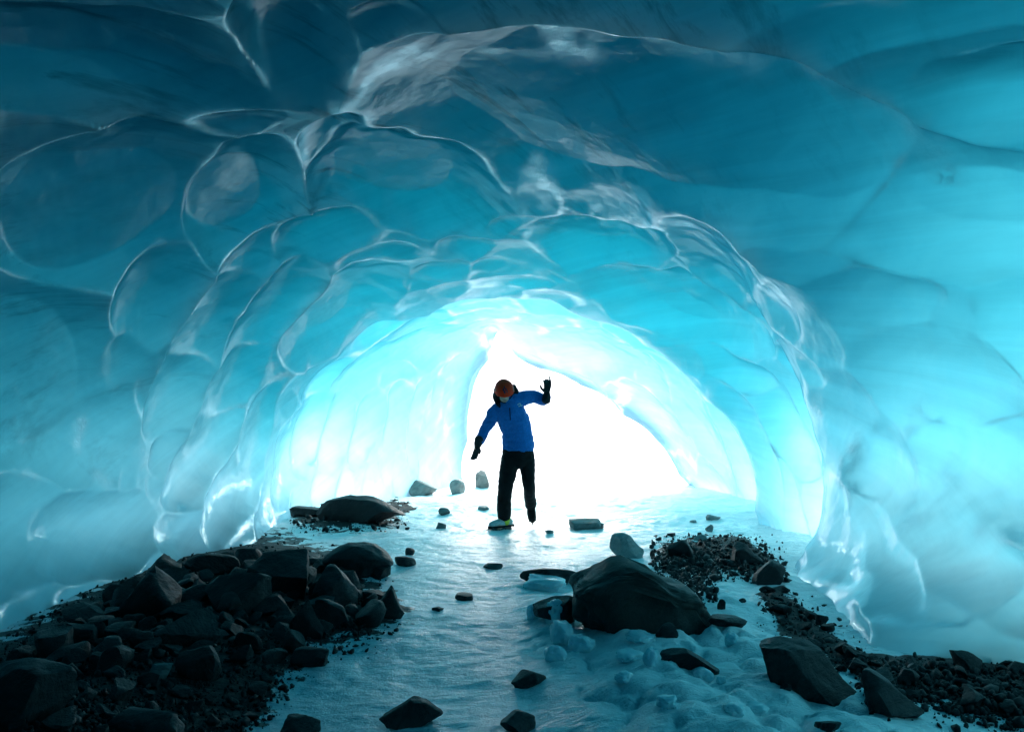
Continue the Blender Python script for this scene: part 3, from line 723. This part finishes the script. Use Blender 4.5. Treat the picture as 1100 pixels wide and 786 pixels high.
# ------------------------------------------------------------------ person
from mathutils.bvhtree import BVHTree
PYD = None
def build_person():
    fx, fy = hit(539, 569)
    root = bpy.data.objects.new('person', None); COL.objects.link(root)
    root.location = (fx, fy, gh(fx, fy)); root.empty_display_size = .3
    tag(root, 'person in orange helmet, blue jacket and black trousers stepping over ice, one arm raised', 'person')
    RL_ = Vector(root.location)
    # photo pixels to the person's own space; feet sit exactly on the ground
    sc_y = fy
    def pp(px, py, dy=0.0):
        return Vector(at(px, py, sc_y + dy)) - RL_
    u = sc_y / F       # metres per pixel
    FWD = Vector((0, -1, 0))
    def tube(bm, pts, seg=18, cap=True):
        """pts: list of (Vector, side radius, depth radius); a closed tapering limb"""
        P = [Vector(p[0]) for p in pts]; rings = []
        Rr = [(p[1], p[2] if len(p) > 2 else p[1]) for p in pts]
        # densify
        Q = []; QR = []
        for i in range(len(P) - 1):
            p0 = P[max(i - 1, 0)]; p1 = P[i]; p2 = P[i + 1]; p3 = P[min(i + 2, len(P) - 1)]
            for k in range(6):
                t = k / 6
                Q.append(.5 * ((2 * p1) + (p2 - p0) * t + (2 * p0 - 5 * p1 + 4 * p2 - p3) * t * t + (3 * p1 - p0 - 3 * p2 + p3) * t ** 3))
                s = t * t * (3 - 2 * t); QR.append((Rr[i][0] * (1 - s) + Rr[i + 1][0] * s, Rr[i][1] * (1 - s) + Rr[i + 1][1] * s))
        Q.append(P[-1]); QR.append(Rr[-1])
        if cap:
            a = (Q[0] - Q[1]).normalized(); b = (Q[-1] - Q[-2]).normalized()
            pre = []; prer = []; post = []; postr = []
            for t in (.96, .8, .5, ):
                c_ = math.sqrt(1 - t * t)
                r0 = min(QR[0]); r1 = min(QR[-1])
                pre.append(Q[0] + a * r0 * t * .8); prer.append((QR[0][0] * c_, QR[0][1] * c_))
                post.insert(0, Q[-1] + b * r1 * t * .8); postr.insert(0, (QR[-1][0] * c_, QR[-1][1] * c_))
            Q = pre + Q + post; QR = prer + QR + postr
        for i, q in enumerate(Q):
            t = (Q[min(i + 1, len(Q) - 1)] - Q[max(i - 1, 0)]).normalized()
            f = FWD - t * FWD.dot(t)
            if f.length < .2: f = Vector((0, 0, 1)) - t * t.z
            f.normalize(); s = t.cross(f)
            rings.append([bm.verts.new(q + s * math.cos(a) * QR[i][0] + f * math.sin(a) * QR[i][1]) for a in [2 * math.pi * k / seg for k in range(seg)]])
        for r0, r1 in zip(rings, rings[1:]):
            for k in range(seg): bm.faces.new((r0[k], r0[(k + 1) % seg], r1[(k + 1) % seg], r1[k]))
        bm.faces.new(rings[0][::-1]); bm.faces.new(rings[-1])
    def ball(bm, c, r, rot=None):
        m = Matrix.Translation(c) @ (rot.to_4x4() if rot is not None else Matrix()) @ Matrix.Diagonal((*r, 1))
        bmesh.ops.create_icosphere(bm, subdivisions=3, radius=1, matrix=m)
    def finish(name, bm, mat, parent, voxel=.012, smooth=6, wrinkle=0.0, wscale=18, stretch=(1, 1, 1)):
        bmesh.ops.recalc_face_normals(bm, faces=bm.faces)
        me = bpy.data.meshes.new(name); bm.to_mesh(me); bm.free()
        if voxel:
            o = bpy.data.objects.new('temporary', me); COL.objects.link(o)
            m = o.modifiers.new('r', 'REMESH'); m.mode = 'VOXEL'; m.voxel_size = voxel
            s = o.modifiers.new('s', 'SMOOTH'); s.iterations = smooth; s.factor = .5
            dg = bpy.context.evaluated_depsgraph_get()
            me2 = bpy.data.meshes.new_from_object(o.evaluated_get(dg)); bpy.data.objects.remove(o); bpy.data.meshes.remove(me); me = me2; me.name = name
        if wrinkle:
            for v in me.vertices:
                p = Vector((v.co.x * stretch[0], v.co.y * stretch[1], v.co.z * stretch[2]))
                n = 1 - abs(mnoise.noise(p * wscale)) * 2
                v.co += v.normal * wrinkle * (n + .6 * mnoise.noise(p * wscale * 2.3))
        me.polygons.foreach_set('use_smooth', np.ones(len(me.polygons), bool))
        o = bpy.data.objects.new(name, me); COL.objects.link(o); me.materials.clear(); me.materials.append(mat); o.parent = parent
        return o
    skin = mat_simple('skin', (.55, .33, .25), .5, var=.1)
    blue = mat_simple('blue_fleece', (.010, .16, .50), .85, .2, .15, .2, 60, .3)
    black = mat_simple('black_cloth', (.006, .006, .007), .8, .2, .0, .2, 40, .2)
    orange = mat_simple('orange_shell', (1.0, .035, .006), .5, .12, 0, .06, 12, 0)
    navy = mat_simple('dark_navy_print', (.012, .014, .05), .5, .4, 0, .1, 12, 0)
    glove_m = mat_simple('black_glove', (.012, .014, .015), .7, .3, 0, .3, 60, .3)
    palem = mat_simple('pale_boot_shell', (.42, .50, .50), .5, .4, 0, .2, 40, .2)
    yellow = mat_simple('yellow_boot', (.62, .60, .04), .55, .4, 0, .15, 40, .2)
    steel = mat_simple('dark_steel', (.05, .055, .06), .4, .6, 0, .2, 60, 0)
    white = mat_simple('white_print', (.55, .68, .8), .6, .4, 0, .05, 10, 0)
    eyem = mat_simple('dark_eye', (.02, .015, .012), .2, .5, 0, 0, 10, 0)
    lip = mat_simple('lip', (.40, .18, .15), .5, .4, 0, .1, 30, 0)

    hc = pp(541.5, 420.5, -.20)                                  # head
    fdir = Vector((.10, -.80, -.58)).normalized(); side = Vector((1, .10, .06)); side = (side - fdir * side.dot(fdir)).normalized()
    up = side.cross(fdir).normalized()
    if up.z < 0: up = -up; 
    HR = Matrix((side, -fdir, up)).transposed()              # columns: side, back, up
    neck = pp(545, 436, -.07)
    shL, elL, wrL = pp(533, 440, -.07), pp(520, 464, -.05), pp(513, 478, -.12)
    shR, elR, wrR = pp(560, 427, -.03), pp(584, 429, .03), pp(587, 424, -.06)
    hip = pp(556, 484, .02)
    hL, kL, aL = pp(548, 494, .0), pp(542, 526, -.05), pp(542, 559, .02)
    hR, kR, aR = pp(566, 494, .03), pp(568, 521, .02), pp(570, 540, .34)
    # body: one continuous figure
    bm = bmesh.new()
    tube(bm, [(hip, .15, .10), (pp(554, 465, 0), .135, .10), (pp(549, 447, -.05), .15, .10), (neck, .07, .07)])
    tube(bm, [(neck, .055, .055), (hc - up * .06, .05, .05)])
    ball(bm, hc + up * .02, (.075, .093, .09), HR); ball(bm, hc + fdir * .035 - up * .055, (.052, .05, .055), HR)
    ball(bm, hc + fdir * .10 - up * .02, (.012, .02, .024), HR)
    for s in (-1, 1):
        ball(bm, hc + side * .077 * s - up * .015, (.010, .018, .03), HR)
    for a, b, c_, m_ in ((shL, elL, wrL, -1), (shR, elR, wrR, 1)):
        tube(bm, [(a, .055, .05), (b, .034, .034), (c_, .022, .022)])
    tube(bm, [(wrL, .022, .022), (pp(511.5, 483, -.14), .026, .014)]); tube(bm, [(wrR, .022, .022), (pp(587, 421, -.08), .026, .014)])
    for a, b, c_ in ((hL, kL, aL), (hR, kR, aR)):
        tube(bm, [(a, .07, .07), (b, .04, .045), (c_, .035, .035)])
    tube(bm, [(aL, .042, .045), (pp(535, 566, -.08), .04, .03)]); tube(bm, [(aR, .03, .03), (pp(571, 543, .32), .028, .028)])
    body = finish('body', bm, skin, root, .009, 3)
    for s in (-1, 1):
        bm = bmesh.new(); ball(bm, hc + fdir * .086 + side * .030 * s + up * .008, (.013, .007, .007), HR); finish('eye', bm, eyem, root, 0)
    bm = bmesh.new(); ball(bm, hc + fdir * .083 - up * .062, (.022, .006, .006), HR); finish('mouth', bm, lip, root, 0)
    # jacket
    bm = bmesh.new()
    tube(bm, [(pp(557, 481, .0), .178, .135), (pp(556, 470, 0), .170, .135), (pp(553, 455, -.03), .168, .135), (pp(548, 443, -.07), .165, .125), (pp(546, 435, -.09), .125, .105), (pp(545, 431, -.10), .085, .085)])
    tube(bm, [(pp(541, 438, -.07), .085, .085), (pp(532, 443, -.07), .080, .08), (pp(526, 453, -.06), .066, .066), (elL, .058, .06), (pp(515, 474, -.10), .048, .05)])
    tube(bm, [(pp(552, 432, -.07), .085, .085), (pp(562, 428, -.03), .080, .08), (pp(574, 426, .02), .066, .066), (pp(583, 429, .02), .060, .06), (pp(587, 427, -.03), .052, .055)])
    jacket = finish('jacket', bm, blue, root, .010, 4, .012, 8, (1, 1, 1.7))
    bvj = BVHTree.FromPolygons([v.co for v in jacket.data.vertices], [p.vertices[:] for p in jacket.data.polygons])
    def on_jacket(px, py):
        tgt = pp(px, py, 0); org = pp(px, py, -1.5)
        r_ = bvj.ray_cast(org, (tgt - org).normalized()); return (r_[0], r_[1]) if r_[0] else (tgt, FWD)
    bm = bmesh.new()
    for (x0, y0), (x1, y1) in (((556, 434.5), (558.5, 433)), ((558.5, 433), (560, 436)), ((557, 436.5), (561, 435))):
        a, na = on_jacket(x0, y0); b, nb = on_jacket(x1, y1); tube(bm, [(a, .006, .004), (b, .006, .004)], 8)
    finish('logo', bm, white, jacket, 0)
    bm = bmesh.new(); zp = [on_jacket(547.5 + .15 * k, 438 + 2.6 * k)[0] for k in range(6)]
    tube(bm, [(p, .005, .004) for p in zp], 8); finish('zip', bm, black, jacket, 0)
    # hem and cuff bands
    bm = bmesh.new()
    # hood lying open around the head
    hood = [(533, 419, .02), (531, 426, -.05), (535, 434, -.14), (544, 441, -.13), (551, 435, -.13), (555, 425, -.06), (552, 415, .03)]
    tube(bm, [(pp(*p), r_, r_ * 1.2) for p, r_ in zip(hood, (.018, .022, .022, .018, .034, .040, .028))]); ball(bm, hc - fdir * .07 - up * .05, (.115, .085, .12), HR); ball(bm, hc - up * .11 - fdir * .06, (.10, .085, .06), HR); finish('hood', bm, black, root, .009, 4)
    # trousers
    bm = bmesh.new()
    tube(bm, [(pp(557, 478, .0), .145, .10), (pp(556.5, 485, .0), .178, .132), (pp(557, 493, .01), .175, .13)])
    tube(bm, [(pp(549, 491, .0), .105, .115), (pp(546, 505, -.02), .100, .105), (pp(542.5, 526, -.05), .080, .085), (pp(541.5, 545, -.01), .078, .085), (pp(541.5, 554.5, .0), .074, .084)])
    tube(bm, [(pp(565.5, 491, .02), .095, .11), (pp(567, 505, .03), .083, .095), (pp(568, 520, .03), .068, .075), (pp(569, 532, .20), .066, .072), (pp(570.3, 542, .35), .064, .068)])
    finish('trousers', bm, black, root, .011, 5, .006, 10, (1, 1, 1.4))
    # helmet
    def dome(th, ph, k=1.0):
        return hc + up * .022 + (side * (.108 * math.sin(th) * math.cos(ph)) - fdir * (-.128 * math.sin(th) * math.sin(ph)) + up * (.118 * math.cos(th))) * k
    bm = bmesh.new(); rings = []; n = 40
    prof = [(t, 1.0) for t in np.linspace(.02, 1.52, 16)] + [(1.60, 1.01), (1.66, 1.03), (1.70, 1.02), (1.70, .93)] + [(t, .92) for t in np.linspace(1.6, .05, 8)]
    for th, k in prof:
        rings.append([bm.verts.new(dome(th + (.10 if k < 2 and th > 1.2 else 0) * -math.sin(2 * math.pi * j / n) * (th - 1.2), 2 * math.pi * j / n, k * (1 + .012 * math.cos(3 * 2 * math.pi * j / n) * (th > .5)))) for j in range(n)])
    for r0, r1 in zip(rings, rings[1:]):
        for j in range(n): bm.faces.new((r0[j], r0[(j + 1) % n], r1[(j + 1) % n], r1[j]))
    bm.faces.new(rings[0]); bm.faces.new(rings[-1][::-1])
    helmet = finish('helmet', bm, orange, root, 0)
    # printed diamond mark on the helmet front
    def mark(polys):
        b = bmesh.new()
        for poly in polys:
            vs = [b.verts.new((x, y, 0)) for x, y in poly]; b.faces.new(vs)
        bmesh.ops.triangulate(b, faces=b.faces); bmesh.ops.subdivide_edges(b, edges=b.edges, cuts=3, use_grid_fill=True)
        for v in b.verts:
            # angle on the dome: straight ahead (ph = +90deg), tilted up
            ph = math.pi / 2 - v.co.x * .42; th = .92 - v.co.y * .40
            v.co = dome(th, ph, 1.018)
        return b
    b = mark([[(-.05, 1.0), (-.75, .05), (-.22, .05), (.15, .55)], [(-.75, .05), (-.05, -1.0), (.15, -.62), (-.22, .05)], [(.22, .42), (.0, .05), (.22, -.3), (.62, .08)], [(.35, -.42), (.62, -.75), (.74, -.15)]])
    finish('logo', b, navy, helmet, 0)
    bm = bmesh.new()
    tube(bm, [(dome(1.62, .35, .99), .006, .005), (hc + side * .068 + fdir * .03 - up * .07, .006, .005), (hc + fdir * .055 - up * .112, .006, .005), (hc - side * .068 + fdir * .03 - up * .07, .006, .005), (dome(1.62, math.pi - .35, .99), .006, .005)], 8)
    finish('chin_strap', bm, black, helmet, 0)
    # gloves: palm, four fingers and a thumb
    def glove(wrist, palm_dir, across, curl, thumb_sign, lens, spread=.12):
        d = palm_dir.normalized(); a = (across - d * across.dot(d)).normalized(); nrm = d.cross(a)
        b = bmesh.new(); pe = wrist + d * .095
        tube(b, [(wrist - d * .075, .052, .054), (wrist - d * .03, .048, .048), (wrist + d * .01, .038, .036)])
        bmm = [(wrist, .034, .028), (wrist + d * .05, .044, .022), (pe, .043, .018)]
        for q in (-1.5, -.5, .5, 1.5):
            base = wrist + d * .03 + a * q * .012; kn = pe + a * q * .022
            tube(b, [(base, .017, .017), (kn, .0125, .0125)])
            L = lens[int(q + 1.5)]; dd = d + a * q * spread * .5; dd.normalize()
            m1 = kn + dd * L * .42 + nrm * curl * .2 * L; m2 = m1 + dd * L * .3 + nrm * curl * .5 * L; e = m2 + dd * L * .16 + nrm * curl * .5 * L
            tube(b, [(kn, .0122, .0122), (m1, .0112, .0112), (m2, .0103, .0103), (e, .0092, .0092)], 10)
        tb = wrist + d * .03 + a * thumb_sign * .03
        t1 = tb + (d * .6 + a * thumb_sign * .75 + nrm * .2) * .045; t2 = t1 + (d * .9 + a * thumb_sign * .35 + nrm * .3) * .038
        tube(b, [(tb, .017, .017), (t1, .014, .014), (t2, .011, .011)], 10)
        return finish('glove', b, glove_m, root, .005, 3)
    glove(wrL + Vector((0, -.01, -.005)), pp(508, 498, -.17) - wrL, Vector((.75, -.6, 0)), .2, 1, (.075, .088, .082, .066))
    glove(wrR + Vector((.003, -.02, .01)), Vector((.01, -.03, .12)), Vector((1, .15, .0)), 1.5, -1, (.045, .055, .058, .085))
    # planted boot
    def boot(ankle, toe_dir, tilt_up, planted):
        d = toe_dir.normalized(); upv = tilt_up.normalized(); sd_ = d.cross(upv).normalized()
        sole = ankle - upv * .085
        b = bmesh.new()
        for k in (0,):
            tube(b, [(sole - d * .07 + upv * .045, .046, .05), (sole + d * .03 + upv * .05, .048, .052), (sole + d * .12 + upv * .037, .05, .040), (sole + d * .19 + upv * .028, .040, .030)])
            tube(b, [(ankle + upv * .03, .058, .060), (ankle - upv * .03, .052, .056)])
        bo = finish('boot', b, palem if planted else black, root, .008, 4)  # raised boot's shade is put into its colour: black, not the pale shell
        b = bmesh.new()
        tube(b, [(ankle + upv * .05 - d * .01, .064, .066), (ankle - upv * .03, .061, .064)], 18); tube(b, [(ankle - upv * .02 - sd_ * .05, .012, .01), (sole + d * .06 + upv * .07, .02, .012), (ankle - upv * .02 + sd_ * .05, .012, .01)], 10)
        finish('gaiter', b, yellow, bo, 0)
        b = bmesh.new()
        vs = []
        outl = [(-.115, .035), (-.09, .046), (0, .040), (.10, .052), (.17, .048), (.215, .022), (.222, 0)]
        outl = outl + [(x, -y) for x, y in outl[::-1][1:]]
        lo_ = [b.verts.new(sole + d * x + sd_ * y + upv * -.002) for x, y in outl]; hi_ = [b.verts.new(sole + d * x + sd_ * y + upv * .020) for x, y in outl]
        for k in range(len(outl)):
            k2 = (k + 1) % len(outl); b.faces.new((lo_[k], lo_[k2], hi_[k2], hi_[k]))
        b.faces.new(lo_[::-1]); b.faces.new(hi_)
        finish('sole', b, black, bo, 0)
        b = bmesh.new()
        for x in (-.09, .02, .10, .19):
            for y in (-.042, .042):
                p = sole + d * x + sd_ * y
                tube(b, [(p, .007, .007), (p - upv * .028, .002, .002)], 6)
        tube(b, [(sole - d * .1 - upv * .006, .04, .004), (sole + d * .20 - upv * .006, .04, .004)], 10)
        tube(b, [(sole + d * .2 - upv * .004, .012, .006), (sole + d * .255 - upv * .018, .003, .003)], 8)
        finish('crampon', b, steel, bo, 0)
    an = pp(542, 562, .0); an.z = .115
    boot(an, Vector((-.78, -.6, 0)), Vector((0, 0, 1)), True)
    boot(aR + Vector((0, .02, .0)), Vector((.10, -.55, -.80)), Vector((0, -.85, .5)), False)
build_person()

# ------------------------------------------------------------------ light
w = bpy.data.worlds.new('World'); S.world = w; w.use_nodes = True
wt = w.node_tree; bg_ = wt.nodes['Background']
sky = wt.nodes.new('ShaderNodeTexSky'); sky.sky_type = 'NISHITA'; sky.sun_disc = False
SUN = Vector((0.16, 0.88, 0.45)).normalized()
sky.sun_elevation = math.asin(SUN.z); sky.sun_rotation = math.atan2(SUN.x, SUN.y)
wt.links.new(sky.outputs[0], bg_.inputs[0]); bg_.inputs[1].default_value = 0.06
sd = bpy.data.lights.new('sun', 'SUN'); sd.energy = 2.6; sd.angle = R(62); sd.color = (1, .96, .9)
so = bpy.data.objects.new('sun', sd); COL.objects.link(so); so.rotation_euler = SUN.to_track_quat('Z', 'Y').to_euler(); so.location = (30, 30, 30)

S.view_settings.view_transform = 'Standard'; S.view_settings.look = 'None'; S.view_settings.gamma = 1; S.view_settings.exposure = 3.05
c = S.cycles
c.max_bounces = 14; c.diffuse_bounces = 6; c.glossy_bounces = 4; c.transmission_bounces = 10; c.transparent_max_bounces = 12; c.volume_bounces = 0
c.use_denoising = True; c.caustics_reflective = False; c.caustics_refractive = False
c.sample_clamp_indirect = 8
